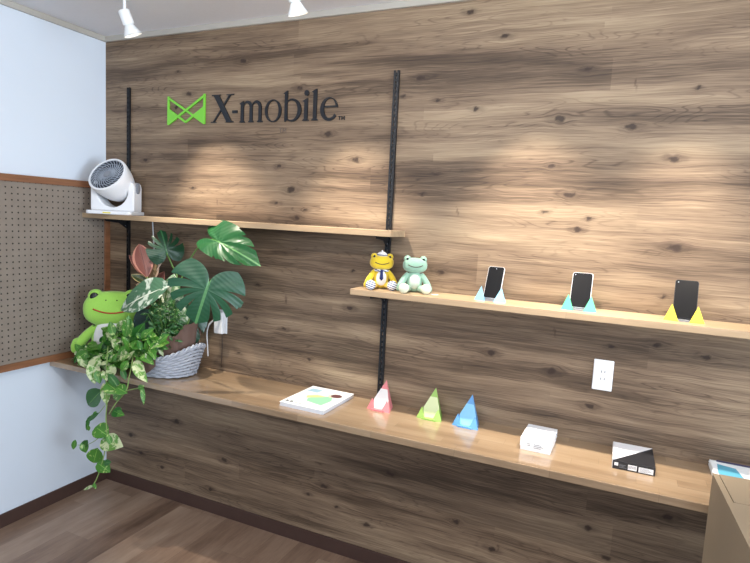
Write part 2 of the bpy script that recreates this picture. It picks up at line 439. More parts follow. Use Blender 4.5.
def L_b(b):
    stem(1.1935, 1.209, BZ+.004, BZ+.140, b, False, True)
    strip(ell(1.236, BZ+.050, .049, .053, -150, 150, 36), ell(1.230, BZ+.050, .036, .046, -150, 150, 36), b, .0033, .0087)
    poly([(1.1935, BZ+.004), (1.197, BZ-.004), (1.212, BZ+.008), (1.209, BZ+.02)], b, .0034, .0086)
letter('letter_b', L_b)
def L_i(b):
    stem(1.302, 1.3205, BZ, BZ+XH+.002, b)
    d = ell(1.313, BZ+.125, .0125, .0130, 0, 345, 23); poly(d, b, .0031, .0091)
letter('letter_i', L_i)
letter('letter_l', lambda b: stem(1.350, 1.3685, BZ, BZ+.141, b))
def L_e(b):
    strip(ell(1.434, BZ+.048, .046, .053, 8, 325, 40), ell(1.438, BZ+.052, .031, .044, 8, 325, 40), b)
    poly([(1.398, BZ+.056), (1.479, BZ+.056), (1.479, BZ+.063), (1.398, BZ+.063)], b, .0032, .0088)
letter('letter_e', L_e)
def tmark(b, x, z, s, d0, d1):
    w = .0028*s/.018
    for (a, c, p, q) in ((x, x+s*.75, z+s-w*1.2, z+s), (x+s*.375-w/2, x+s*.375+w/2, z, z+s-w*1.2), (x+s*.95, x+s*.95+w, z, z+s), (x+s*1.75, x+s*1.75+w, z, z+s)):
        poly([(a, p), (c, p), (c, q), (a, q)], b, d0, d1)
    poly([(x+s*.95, z+s), (x+s*1.35-w/2, z+s*.25), (x+s*1.35+w/2, z+s*.25), (x+s*.95+w*1.3, z+s)][::1], b, d0+.0001, d1-.0001)
    poly([(x+s*1.35-w/2, z+s*.25), (x+s*1.35+w/2, z+s*.25), (x+s*1.75+w, z+s), (x+s*1.75-w*.3, z+s)], b, d0+.0001, d1-.0001)
b = MB(); tmark(b, 1.482, 2.070, .018, .003, .006); b.build('trademark', M['letter'], sg)
b = MB(); tmark(b, 1.162, 2.019, .021, .0003, .0012); o = b.build('faint_trademark', M['faint'], sg, label='faint grey TM mark on the panelling')  # second small TM in flat grey, below the lettering
# stand-off pins holding letters to the wall
b = MB()
for (x, z) in ((.5, 2.10), (.66, 2.10), (.83, 2.15), (.90, 2.124), (.947, 2.1), (.999, 2.1), (1.052, 2.1), (1.088, 2.12), (1.168, 2.12), (1.2, 2.15), (1.311, 2.1), (1.359, 2.15), (1.396, 2.12), (1.276, 2.12)):
    b = MB(); b.tube([loc(x, z, .0003), loc(x, z, .006)], .003, 8); b.build('stand_off_pin', M['grey_plastic'], sg)

# ------------------------------------------------------------------ sockets
def outlet(x, z, label):
    t = thing('wall_outlet', label, 'outlet', (x, 0, z), 0)
    MB().box((-.036, -.007, -.06), (.036, -.0005, .06)).build('cover_plate', M['white_plastic'], t, bevel=.004)
    MB().box((-.0225, -.0085, -.035), (.0225, -.0065, .035)).build('socket_insert', M['white_plastic'], t, bevel=.001)
    for zz in (.014, -.014):
        s = MB()
        for xx in (-.0062, .0062): s.box((xx-.0012, -.0089, zz-.0042), (xx+.0012, -.0084, zz+.0042))
        s.build('socket_slots', M['slit'], t)
outlet(2.6917, 1.0759, 'white two-socket wall plate between the lower shelf and the counter')
ad = thing('power_adapter', 'white power adapter plugged into the wall right of the plant basket', 'power adapter', (.845, 0, 1.062))
MB().box((-.036, -.006, -.062), (.036, -.0005, .062)).build('cover_plate', M['white_plastic'], ad, bevel=.003)
MB().box((-.026, -.036, -.060), (.030, -.006, .056)).build('adapter_body', M['white_plastic'], ad, bevel=.006)
c = MB(); c.tube([Vector(q) - Vector((.845, 0, 1.062)) for q in (at(222, 333, -.02), at(222.2, 345, -.012), at(221.8, 357, -.008), at(221.5, 367, -.006))], .0022, 8)
c.build('cable', M['cable_b'], ad, smooth='all', label='thin brown cable hanging to the counter')
wc = MB()
def crv(pts, n=8):
    pts = [Vector(q) for q in pts]; out = []
    for i in range(len(pts)-1):
        p0 = pts[max(i-1, 0)]; p1 = pts[i]; p2 = pts[i+1]; p3 = pts[min(i+2, len(pts)-1)]
        for j in range(n):
            t = j/n
            out.append(.5*((2*p1) + (p2-p0)*t + (2*p0-5*p1+4*p2-p3)*t*t + (3*p1-p0-3*p2+p3)*t**3))
    out.append(pts[-1]); return out
wc.tube(crv([at(219, 317, -.04), at(214, 320, -.05), at(209, 325, -.05), at(207, 333, -.045), at(207.5, 345, -.04), at(208, 356, -.035)]), .0032, 8)
o = wc.build('power_cable', M['cable_w'], None, smooth='all'); tag(o, 'white cable looping down from the wall adapter behind the plant basket', 'cable')
fc = MB(); fc.tube(crv([at(152.5, 219, -.012), at(153, 230, -.012), at(154, 250, -.014), at(155, 300, -.02)]), .0032, 8)
o = fc.build('power_cable', M['cable_w'], None, smooth='all'); tag(o, 'white cable hanging straight down below the upper shelf behind the leaves', 'cable')

# ------------------------------------------------------------------ fan
fn_ = thing('circulator_fan', 'white desktop circulator fan with grey grille at the left end of the upper shelf', 'fan', (.206, -.112, HS), math.radians(22)); fn_.scale = (1.2, 1.1, 1.17)
def rrect(w, d, r, n=6):
    o = []
    for cx, cy, a in ((w/2-r, d/2-r, 0), (-w/2+r, d/2-r, 90), (-w/2+r, -d/2+r, 180), (w/2-r, -d/2+r, 270)):
        for i in range(n+1):
            t = math.radians(a+90*i/n); o.append((cx+r*math.cos(t), cy+r*math.sin(t)))
    return o
XY = lambda a, b, d: Vector((a, b, d))
MB().prism(rrect(.205, .165, .02), XY, 0, .016).build('base', M['white_plastic'], fn_, bevel=.003)
# yoke: U-shaped stand
def YZ(a, b, d): return Vector((a, d, b))
yk = []
yk += [(-.098, .016)]; yk += [(.098, .016), (.098, .125)]
yk += [(.098-.004, .14), (.085, .15), (.075, .145), (.072, .13)]
yk += [(.072*math.cos(math.radians(a)), .115+.083*math.sin(math.radians(a))) for a in range(0, -181, -15)][1:-1]
yk += [(-.072, .13), (-.075, .145), (-.085, .15), (-.094, .14), (-.098, .125)]
b = MB(); b.prism(yk[::-1], YZ, -.035, .05); b.build('stand', M['white_plastic'], fn_, bevel=.005)
tilt = Matrix.Translation((0, -.005, .142)) @ Matrix.Rotation(math.radians(90-27), 4, 'X')
# head: local z axis -> facing direction (front)
tilt = Matrix.Translation((0, -.012, .146)) @ Matrix.Rotation(math.radians(-14), 4, 'Z') @ Matrix.Rotation(math.radians(56), 4, 'X')
MB().lathe([(.0, -.085), (.035, -.083), (.058, -.07), (.072, -.045), (.082, -.01), (.088, .03), (.090, .05), (.088, .058), (.080, .060), (.078, .054)], tilt, 48).build('housing', M['white_plastic'], fn_, smooth=True)
MB().lathe([(.0795, .054), (.0795, .02), (.0, .015)], tilt, 40).build('inner_housing', M['dark_cavity'], fn_, smooth=True)
g = MB()
for kx in range(26):
    a0 = 2*PI*kx/26
    pts = [tilt @ Vector((r*math.cos(a0+(r-.02)*16), r*math.sin(a0+(r-.02)*16), .055-.0*r + .004*(1-(r/.08)**2))) for r in [.018+.0615*i/9 for i in range(10)]]
    g.tube(pts, .0022, 5)
for r in (.036, .058, .079):
    g.tube([tilt @ Vector((r*math.cos(2*PI*i/40), r*math.sin(2*PI*i/40), .056)) for i in range(40)], .0014, 5, closed=True)
g.build('grille', M['dark_grille'], fn_, smooth='all')
MB().lathe([(.0, .062), (.016, .061), (.02, .056), (.02, .05)], tilt, 24).build('hub_cap', M['grey_plastic'], fn_, smooth=True)
b = MB()
for kx in range(5):
    a = 2*PI*kx/5
    vs = []
    for r in (.018, .045, .074):
        for s in (-.3, .0, .3):
            vs.append(tilt @ Vector((r*math.cos(a+s), r*math.sin(a+s), .03 + s*.03)))
    b.add(vs, [(0,1,4,3),(1,2,5,4),(3,4,7,6),(4,5,8,7)])
b.build('blades', M['dark_cavity'], fn_)
kn = Matrix.Translation((.098, -.0, .122)) @ Matrix.Rotation(PI/2, 4, 'Y')
b = MB(); b.lathe([(.018, 0), (.018, .006), (.015, .008), (0, .008)], kn @ Matrix.Diagonal((1.35, 1, 1, 1)), 28); b.build('tilt_knob', M['grey_plastic'], fn_, smooth=True)
MB().box((-.02, -.0835, .004), (.015, -.0823, .010)).build('energy_sticker', plain('yellow_sticker', (226, 214, 96), .5), fn_)

# ------------------------------------------------------------------ spot lamps
def spot(x, y, zm, aim, label, energy, ang=74, visible=True, zt=None):
    """zm: height of joint; aim: point the lamp looks at"""
    t = thing('ceiling_spotlight', label, 'spotlight', (x, y, HT), 0, 'white ceiling spotlights')
    J = Vector((0, 0, zm-HT)); d = (Vector(aim) - Vector((x, y, zm))).normalized()
    MB().lathe([(0, 0), (.034, 0), (.034, -.018), (.028, -.022), (0, -.022)][::-1], Matrix(), 24).build('ceiling_mount', M['lampwhite'], t, smooth=True)
    MB().tube([(0, 0, -.02), J + Vector((0, 0, .01))], .0065, 12).build('rod', M['lampwhite'], t, smooth=True)
    q = d.to_track_quat('Z', 'X').to_matrix().to_4x4(); m = Matrix.Translation(J) @ q
    b = MB(); b.blob((0, 0, 0), (.013, .013, .013), nu=12, nv=8, mat=Matrix.Translation(J)); b.build('joint', M['lampwhite'], t, smooth='all')
    MB().lathe([(0, -.012), (.021, -.012), (.024, -.008), (.024, .048), (.017, .053), (0, .053)], m, 28).build('lamp_body', M['lampwhite'], t, smooth=True)
    MB().lathe([(.017, .052), (.022, .057), (.027, .068), (.037, .088), (.039, .094), (.037, .0945), (.028, .080), (.014, .073), (0, .072)], m, 32).build('lamp_shade', M['lampwhite'], t, smooth=True)
    MB().lathe([(0, .0815), (.019, .0815), (.019, .077), (0, .077)], m, 20).build('bulb', M['bulb'], t, smooth=True)
    L = bpy.data.lights.new('spot_beam', 'SPOT'); L.energy = energy; L.spot_size = math.radians(ang); L.spot_blend = 1.0
    L.shadow_soft_size = .018; L.color = (1.0, .9, .76)
    lo = bpy.data.objects.new('spot_beam', L); COL.objects.link(lo)
    lo.location = Vector((x, y, zm)) + d*.098; lo.rotation_euler = (-d).to_track_quat('Z', 'Y').to_euler()
    return t
LY = -.44
spot(.636, LY, 2.472, (.90, 0, 1.22), 'left white ceiling spotlight on a rod, near the room corner', 62, 56)
spot(1.50, LY, 2.478, (1.66, 0, 1.16), 'second white ceiling spotlight, above the end of the sign lettering', 56, 56)
spot(2.32, LY, 2.48, (2.42, 0, 1.02), 'white ceiling spotlight above the middle phone, out of frame', 70, 62)
spot(2.98, LY, 2.48, (2.80, 0, 1.02), 'white ceiling spotlight above the right phone, out of frame', 60, 58)

# ------------------------------------------------------------------ paper stands and phones
def paper(name, rgb): return plain(name, rgb, .55, var=.02)
def stand(x, y, z, rz, mat, tip, label, phone=None, light=None, grp='origami-style folded card phone stands'):
    t = thing('phone_stand', label, 'phone stand', (x, y, z), rz, grp)
    # base plate with two front pyramids and a tall leaning back triangle
    W = .056
    for s in (-1, 1):
        b = MB()
        A = Vector((s*W, -.030, 0)); B = Vector((s*.016, -.040, 0)); Cc = Vector((s*.030, .012, 0)); T = Vector((s*.036, -.020, .050))
        vs = [A, B, Cc, T]
        b.add(vs, [(0, 1, 3), (1, 2, 3), (2, 0, 3), (0, 2, 1)] if s > 0 else [(1, 0, 3), (2, 1, 3), (0, 2, 3), (0, 1, 2)])
        b.build('front_corner', mat, t)
    b = MB()   # back support
    ap = Vector((.002, .040, .122)) if phone is None else Vector((0, .040, .10))
    p = [Vector((-W*.96, -.026, .0)), Vector((W*.96, -.026, .0)), ap, Vector((-.034, .05, 0)), Vector((.034, .05, 0))]
    b.add(p, [(0, 1, 2), (1, 4, 2), (4, 3, 2), (3, 0, 2), (0, 3, 4, 1)])
    b.build('back_panel', mat, t)
    if light is not None:
        n = (p[1]-p[0]).cross(ap-p[0]).normalized()*.0008
        def onf(u, w): # u along base (0..1), w up (0..1)
            return p[0].lerp(p[1], u).lerp(ap, w) + n
        b = MB(); q = [onf(.5, .02), onf(.98, .38), onf(1, .68), onf(0, .68), onf(.02, .38)]
        b.add([onf(.22, .02), onf(.78, .02), onf(1, .36), onf(1, .70), onf(0, .70), onf(0, .36)], [(0, 1, 2, 3, 4, 5)])  # paler patch laid over the middle of the front face
        b.build('light_panel', light, t, label='pale middle of the card')
    b = MB().box((-.03, -.042, .0), (.03, -.02, .007)); b.build('support_ledge', mat if phone is None else M['grey_plastic'], t)
    return t
pk = paper('pink_card', (214, 128, 132)); gn = paper('lime_card', (146, 182, 92)); bl = paper('blue_card', (92, 150, 204))
stand(1.808, -.095, HC, -.04, pk, None, 'pink and white folded card stand on the counter beside the magazine', light=paper('white_card', (226, 220, 218)))
stand(2.035, -.080, HC, .0, gn, None, 'lime green folded card stand on the counter between pink and blue ones', light=paper('pale_green_card', (204, 212, 164)))
stand(2.195, -.085, HC, -.06, bl, None, 'blue folded card stand on the counter, left of the white box', light=paper('pale_blue_card', (130, 190, 222)))
sb = paper('pale_blue_stand_card', (128, 186, 220)); gr_ = paper('mint_card', (78, 190, 140)); ye = paper('yellow_card', (228, 206, 56))
def phone(x, y, z, rz, w, h, edge, label):
    t = thing('smartphone', label, 'smartphone', (x, y, z), rz, 'demo smartphones on the lower shelf')
    rot = Matrix.Translation((0, -.012, .0075)) @ Matrix.Rotation(math.radians(-27), 4, 'X')
    def f(a, b_, d): return rot @ Vector((a, d, b_))
    o = [(a, b_+h/2) for a, b_ in rrect(w, h, .009)]
    MB().prism(o, f, -.004, .004).build('case', edge, t, bevel=.001)
    o2 = [(a, b_+h/2) for a, b_ in rrect(w-.004, h-.004, .0075)]
    MB().prism(o2, f, -.0046, -.0035).build('screen', M['black'], t)
    b = MB(); b.lathe([(.002, 0), (0, .0)], rot @ Matrix.Translation((-w/2+.010 if w > .069 else 0, -.0048, h-.010)) @ Matrix.Rotation(PI/2, 4, 'X'), 12)
    b.build('camera_dot', M['dark_grille'], t)
    return t
for (x, y, rz, mat, w, h, edge, l1, l2) in (
    (2.260, -.092, -.02, sb, .066, .138, M['bezel'], 'pale blue card stand on the lower shelf under the leftmost phone', 'leftmost phone on the lower shelf, black screen and silver edge'),
    (2.590, -.098, .0, gr_, .073, .142, M['bezel'], 'mint green card stand on the lower shelf under the middle phone', 'middle phone on the lower shelf, leaning in a mint green stand'),
    (2.935, -.095, -.06, ye, .074, .145, M['bezelb'], 'yellow card stand on the lower shelf under the rightmost phone', 'rightmost phone on the lower shelf, all black in a yellow stand')):
    t = thing('phone_stand', l1, 'phone stand', (x, y, HM), rz, 'card stands holding phones')
    for s in (-1, 1):
        A = Vector((s*.063, -.034, 0)); B = Vector((s*.016, -.048, 0)); Cc = Vector((s*.046, .012, 0)); T = Vector((s*.040, -.020, .057))
        b = MB(); b.add([A, B, Cc, T], [(0, 1, 3), (1, 2, 3), (2, 0, 3), (0, 2, 1)] if s > 0 else [(1, 0, 3), (2, 1, 3), (0, 2, 3), (0, 1, 2)])
        b.build('front_corner', mat, t)
    b = MB(); p = [Vector((-.05, .004, 0)), Vector((.05, .004, 0)), Vector((0, .042, .075)), Vector((-.034, .055, 0)), Vector((.034, .055, 0))]
    b.add(p, [(0, 1, 2), (1, 4, 2), (4, 3, 2), (3, 0, 2), (0, 3, 4, 1)]); b.build('back_panel', mat, t)
    MB().box((-.020, -.036, 0), (.020, -.006, .006)).build('support_ledge', M['grey_plastic'], t)
    phone(x, y, HM, rz, w, h, edge, l2)

# ------------------------------------------------------------------ boxes on the counter
wbm = paper('white_card_box', (236, 238, 242)); pr = paper('grey_print', (110, 114, 122))
def slab(name, parent, lo, hi, mat, bev=.001): return MB().box(lo, hi).build(name, mat, parent, bevel=bev)
wb = thing('product_box', 'small plain white box with tiny print on the counter', 'box', (2.489, -.222, HC), -.02)
slab('lid', wb, (-.056, .0, .014), (.056, .165, .046), wbm); slab('tray', wb, (-.0545, .0015, 0), (.0545, .1635, .015), wbm)
b = MB()
for (x0, x1, z0) in ((-.03, -.018, .026), (-.006, .022, .0265), (-.03, -.018, .020), (-.006, .03, .0205), (-.006, .02, .0145)):
    b.box((x0, -.0006, z0), (x1, -.0001, z0+.0022))
b.build('printed_text', pr, wb)
bb = thing('product_box', 'flat black and white box with labels, right on the counter', 'box', (2.823, -.218, HC), .02)
bw_b = plain('black_card', (34, 35, 40), .4); bw_w = paper('white_card_face', (240, 240, 243))
slab('body', bb, (-.068, 0, 0), (.068,   .188, .0305), bw_b)
b = MB(); b.prism([(-.0675, .0005), (.0675, .1875), (-.0675, .1875)], XY, .0305, .0311); b.build('white_half', bw_w, bb, label='white triangular half of the lid')
b = MB(); b.box((-.0686, .0005, .0005), (-.068, .1875, .0305)); b.build('white_side', bw_w, bb)
for (x0, x1, z0, z1) in ((-.062, -.050, .013, .024), (-.018, .010, .0055, .0235), (.016, .062, .004, .022)): MB().box((x0, -.0006, z0), (x1, -.0001, z1)).build('paper_label', bw_w, bb)
tx = MB()
for i in range(9): tx.box((-.0165+i*.0028, -.0009, .010), (-.0151+i*.0028, -.0006, .021))
for i in range(4): tx.box((.019, -.0009, .0065+i*.004), (.045+.004*((i*7) % 4), -.0009+.0003, .0078+i*.004))
for (x0, x1, z) in ((-.046, -.025, .017), (-.046, -.030, .013), (-.046, -.022, .008)): tx.box((x0, -.0006, z), (x1, -.0001, z+.0016))
tx.build('label_print', pr, bb)

# ------------------------------------------------------------------ magazine
mg = thing('magazine', 'catalogue magazine with a green cover picture lying on the counter', 'magazine', (1.524, -.160, HC), math.radians(-1))
cov = paper('white_cover', (236, 240, 242)); pages = paper('page_edges', (214, 216, 222))
MB().box((-.112, -.138, 0), (.108, .138, .004)).build('pages', pages, mg)
MB().box((-.110, -.137, .004), (.110, .139, .0165)).build('pages', pages, mg, bevel=.0008)
MB().box((-.112, -.139, .0165), (.111, .140, .018)).build('cover', cov, mg)
def patch(nm, pts, rgb, h=.0003, base=.018, par=mg): MB().prism(pts, XY, base, base+h).build(nm, paper(nm + '_ink', rgb), par)
patch('cover_picture', [(-.075, -.10), (.09, -.10), (.10, .06), (-.05, .09)], (214, 232, 222), .0003)
patch('green_garment', [(-.02, -.065), (.065, -.085), (.075, -.01), (.05, .045), (.0, .02), (-.035, -.03)], (140, 204, 160), .0006)
patch('green_garment', [(-.045, -.03), (.01, .01), (.03, .03), (-.02, .03), (-.055, .0)], (186, 214, 130), .0007)
patch('face', ell(.045, .048, .018, .016, 0, 340, 16), (226, 190, 176), .0009)
patch('hair', ell(.062, .06, .026, .024, 0, 340, 16), (92, 52, 54), .0011)
patch('blue_photo', [(-.095, .06), (-.04, .06), (-.035, .105), (-.09, .105)], (158, 194, 212), .0005)
patch('cover_title', [(-.10, -.115), (-.085, -.115), (-.085, -.098), (-.10, -.098)], (60, 66, 70), .0005)
patch('cover_title', [(-.078, -.116), (-.062, -.116), (-.062, -.099), (-.078, -.099)], (60, 66, 70), .0005)
patch('cover_title', [(-.055, -.116), (-.01, -.118), (-.01, -.110), (-.055, -.108)], (150, 160, 160), .0005)

# ------------------------------------------------------------------ cardboard box and leaflets
kr = plain('kraft_cardboard', (146, 129, 106), .75, var=.05, scale=8)
krd = plain('kraft_slot_shadow', (70, 58, 48), .85)
cb = thing('cardboard_box', 'tall brown cardboard box in the right foreground, in front of the counter', 'box', (3.030, -.396, 0), math.radians(3.2))
HB = .921
b = MB()
b.box((0, -.62, 0), (.62, 0, HB-.006)); b.build('carton', kr, cb, bevel=.002)
# top flaps: long near flap and recessed far flap meeting with visible dark seams
def flap(pts, z0, z1, nm): MB().prism(pts, XY, z0, z1).build(nm, kr, cb)
flap([(0, -.62), (.62, -.62), (.62, -.193), (.016, -.190), (.016, -.001), (0, 0)], HB-.006, HB-.001, 'top_flap')
flap([(.0185, -.1875), (.62, -.1905), (.62, 0), (.0175, 0)], HB-.006, HB-.0008, 'top_flap')
b = MB(); b.box((.0161, -.189, HB-.0062), (.0184, 0, HB-.0058)); b.box((.0161, -.1925, HB-.0062), (.62, -.189, HB-.0058)); b.build('flap_seam', krd, cb)
lf = thing('leaflet_stack', 'stack of white and blue leaflets on the counter behind the cardboard box', 'leaflets', (3.075, -.075, HC), 0)
for i in range(5):
    MB().box((-.002*(i % 2), -.16, .005*i), (.30, .068, .005*i+.0042)).build('leaflet', cov, lf)
patch('cover_print', [(.012, -.06), (.09, -.075), (.075, .02), (.02, .035)], (92, 170, 196), .0004, .0242, lf)
patch('cover_print', [(.105, -.06), (.28, -.06), (.28, .0), (.12, .02)], (176, 206, 196), .0004, .0242, lf)
MB().tube([(.02, .058, .0275), (.25, .056, .0275)], .003, 8).build('pen', plain('dark_pen', (46, 44, 74), .4), lf, smooth=True)

# ------------------------------------------------------------------ plush frogs
def fabric(name, rgb, var=.08):
    k = N(name); v, x, y, z = k.xyz(); nz = k.noise(v, 160, 2); c = lin(rgb)
    k.col(k.mix(nz, tuple(q*(1-var) for q in c[:3])+(1,), tuple(min(1, q*(1+var)) for q in c[:3])+(1,)))
    k.rough(.9); k.b.inputs['Sheen Weight'].default_value = .35; k.bump(nz, .25, .003); return k.m
def stripes(name, a, b_, n=60):
    k = N(name); v, x, y, z = k.xyz()
    s = k.math('LESS_THAN', k.math('FRACT', k.math('MULTIPLY', k.math('ADD', z, k.math('MULTIPLY', x, .35)), n)), .42)
    k.col(k.mix(s, lin(a), lin(b_))); k.rough(.85); return k.m
blk = plain('black_eye', (18, 18, 20), .25)
def frog(label, loc, rz, s, body, belly, mouthc, footm, sx=1.0, flat=1.0, big=False, extra=None, leg=True, lab2='plush frog'):
    t = thing('plush_frog', label, 'plush toy', loc, rz)
    sc = Matrix.Diagonal((s*sx, s*flat, s, 1))
    def mk(nm, fnn, mat): 
        b = MB(); fnn(b); return b.build(nm, mat, t, smooth='all')
    hz = .66 if not big else .63
    hr = (.30, .20, .185) if not big else (.335, .20, .215)
    mk('torso', lambda b: b.blob((0, 0, .27), (.20 if not big else .25, .17, .27), .9, sc), body)
    mk('belly', lambda b: b.blob((0, -.075, .27), (.145 if not big else .215, .12 if not big else .15, .2 if not big else .26), .9, sc), belly)
    def head(b):
        b.blob((0, -.02, hz), hr, .82, sc, 32, 18)
        for q in (-1, 1): b.blob((q*.195, -.02, hz+.145), (.09, .10, .09), 1, sc)
    hd = mk('head', head, body)
    for q in (-1, 1):
        if big:
            mk('eye', lambda b: b.blob((q*.195, -.122, hz+.15), (.05, .03, .052), 1, sc, 16, 10), blk)
        else:
            mk('eye', lambda b: b.blob((q*.195, -.112, hz+.15), (.032, .018, .034), 1, sc, 14, 8), blk)
    def surf(x, z):
        e = .82; r = hr
        ax = abs(x/r[0])**(2/e); az = abs((z)/r[2])**(2/e)
        k2 = (1-az)**(e/1.0) if az < 1 else 0
        rem = max(0.0, (1-az) - ax)
        return -.02 - r[1]*rem**(e/2)
    def mouth(b):
        w = .175 if not big else .2
        pts = [sc @ Vector((w*i/10, surf(w*i/10, -.0)-.004, hz-.03+.045*abs(i/10)**2.0)) for i in range(-10, 11)]
        b.tube(pts, .009*s if big else .010*s, 6)
    mk('mouth', mouth, mouthc)
    if big:
        mk('nostrils', lambda b: [b.blob((q*.06, surf(q*.06, .12)-.0, hz+.12), (.008, .006, .008), 1, sc, 8, 6) for q in (-1, 1)], blk)
    for q in (-1, 1):
        def arm(b):
            p = [Vector((q*.15, -.02, .44)), Vector((q*.24, -.06, .34)), Vector((q*.31, -.12, .22)), Vector((q*.345, -.16, .13))]
            if big: p = [Vector((q*.2, -.02, .40)), Vector((q*.27, -.03, .34)), Vector((q*.33, -.04, .27)), Vector((q*.37, -.05, .21))]
            b.tube([sc @ w for w in crv(p, 4)], lambda a: s*((.07 if not big else .05)+.012*a), 12)
            hx, hy, hz2 = (q*.35, -.17, .095) if not big else (q*.385, -.05, .17)
            for dx in (-.045, .0, .045): b.blob((hx+dx, hy, hz2), (.04, .035, .07), 1, sc, 10, 8)
            b.blob((hx, hy+.01, hz2+.045), (.075, .06, .07), 1, sc, 14, 8)
        mk('arm', arm, body)
        if leg:
            def lg(b):
                p = [Vector((q*.13, -.05, .10)), Vector((q*.20, -.2, .10)), Vector((q*.25, -.34, .10))]
                b.tube([sc @ w for w in crv(p, 4)], s*.085, 12)
            mk('leg', lg, body)
            mk('foot', lambda b: b.blob((q*.265, -.40, .125), (.125, .09, .125), 1, sc, 18, 12), footm)
    if extra: extra(t, mk, sc, hz)
    return t
green = fabric('green_plush', (158, 212, 88)); whitef = fabric('white_plush', (232, 232, 232), .03)
red = plain('red_brown_mouth', (178, 72, 44), .8); navy = plain('navy_cloth', (28, 40, 92), .8)
frog('large green plush frog sitting in the corner behind the plants', (.262, -.172, HC), math.radians(36), .450, green, whitef, red, green, 1.0, .6, True, None, False)
yel = fabric('yellow_plush', (214, 184, 36)); mint = fabric('mint_plush', (132, 168, 148)); mintl = fabric('pale_mint_plush', (186, 198, 186)); cream = fabric('cream_plush', (202, 206, 182))
st = stripes('navy_white_stripes', (232, 234, 238), (34, 48, 110), 110)
def sailor(t, mk, sc, hz):
    def cap(b):
        b.lathe([(.135, .0), (.15, .02), (.13, .045), (.10, .075), (.06, .10), (.0, .108)], sc @ Matrix.Translation((0, -.01, hz+.165)), 24, cap0=True)
        b.blob((0, -.01, hz+.28), (.025, .025, .025), 1, sc, 10, 8)
    mk('cap', cap, whitef)
    mk('cap_band', lambda b: b.lathe([(.140, .014), (.154, .018), (.150, .034), (.137, .04)], sc @ Matrix.Translation((0, -.01, hz+.165)), 24), navy)
    mk('collar', lambda b: b.lathe([(.13, -.02), (.19, -.03), (.17, .01), (.12, .015)], sc @ Matrix.Translation((0, -.03, .475)) @ Matrix.Diagonal((1.05, .95, 1, 1)), 24), st)
    def tie(b):
        b.prism([(-.03, .46), (-.045, .27), (0, .22), (.045, .27), (.03, .46)], lambda a, c, d: sc @ Vector((a, d, c)), -.235, -.195)
        b.blob((0, -.225, .455), (.042, .03, .032), 1, sc, 10, 8)
    mk('necktie', tie, navy)
brown = plain('brown_stitch', (70, 56, 48), .8)
frog('small yellow plush frog in sailor cap and navy tie, on the lower shelf', (1.772, -.088, HM), math.radians(26), .172, yel, whitef, brown, st, 1.0, 1.0, False, sailor)
frog('small mint green plush frog sitting right of the yellow one', (1.925, -.088, HM), math.radians(24), .172, mint, mintl, brown, cream, 1.0, 1.0, False, None)
pt = thing('paper_tag', 'tiny white paper tag lying on the lower shelf beside the mint frog', 'tag', at(435, 291, -.11) , .5)
pt.location.z = HM+.0005
MB().box((-.014, -.009, 0), (.014, .009, .0012)).build('card', cov, pt)
MB().tube([(-.014, 0, .001), (-.03, .004, .0015), (-.042, -.003, .001)], .0008, 6).build('string', M['cable_w'], pt)

# ------------------------------------------------------------------ plants
def leafmat(name, g1, g2, var=None, cover=.5, scale=30, rough=.35, edge=None, vein=None, seed=0.0, trans=.12):
    k = N(name); v, x, y, z = k.xyz('Object')
    uv = k.n('ShaderNodeUVMap'); sp = k.n('ShaderNodeSeparateXYZ'); k.l(uv.outputs[0], sp.inputs[0]); u, w = sp.outputs[0], sp.outputs[1]
    nz = k.noise(v, 9, 3); c = k.mix(nz, lin(g1), lin(g2))
    if var is not None:
        vv = k.n('ShaderNodeVectorMath', operation='ADD'); k.l(v, vv.inputs[0]); vv.inputs[1].default_value = (seed, seed, 0)
        n2 = k.noise(vv.outputs[0], scale, 3, .6, .6)
        c = k.mix(k.ramp(n2, [(cover-.03, (0, 0, 0, 1)), (cover+.04, (1, 1, 1, 1))]), c, lin(var))
    au = k.math('ABSOLUTE', k.math('SUBTRACT', u, .5))
    if edge is not None:
        c = k.mix(k.math('GREATER_THAN', k.math('ADD', au, k.math('MULTIPLY', nz, .08)), .42), c, lin(edge))
    if vein is not None:
        c = k.mix(k.math('LESS_THAN', au, .018), c, lin(vein))
    k.col(c); k.rough(rough); k.b.inputs['Specular IOR Level'].default_value = .55
    wv = k.math('SINE', k.math('MULTIPLY', k.math('SUBTRACT', w, k.math('MULTIPLY', au, .8)), 60))
    k.bump(wv, .12, .002)
    try: k.b.inputs['Transmission Weight'].default_value = 0
    except Exception: pass
    # translucency
    tr = k.n('ShaderNodeBsdfTranslucent'); mx = k.n('ShaderNodeMixShader'); mx.inputs[0].default_value = trans
    k.set(tr.inputs[0], c); out = k.t.nodes['Material Output']
    k.l(k.b.outputs[0], mx.inputs[1]); k.l(tr.outputs[0], mx.inputs[2]); k.l(mx.outputs[0], out.inputs[0])
    return k.m
def frame(base, tip, nrm):
    base = Vector(base); tip = Vector(tip); Y = tip-base; L = Y.length; Y.normalize()
    Z = Vector(nrm); Z = (Z - Y*Z.dot(Y)).normalized(); X = Y.cross(Z)
    return base, X, Y, Z, L
HEART = [0, .62, .86, .98, 1.0, .95, .85, .70, .51, .28, 0]
OVAL = [.08, .42, .68, .86, .97, 1.0, .96, .84, .64, .36, 0]
LANCE = [.05, .35, .62, .82, .95, 1, .95, .8, .58, .3, 0]
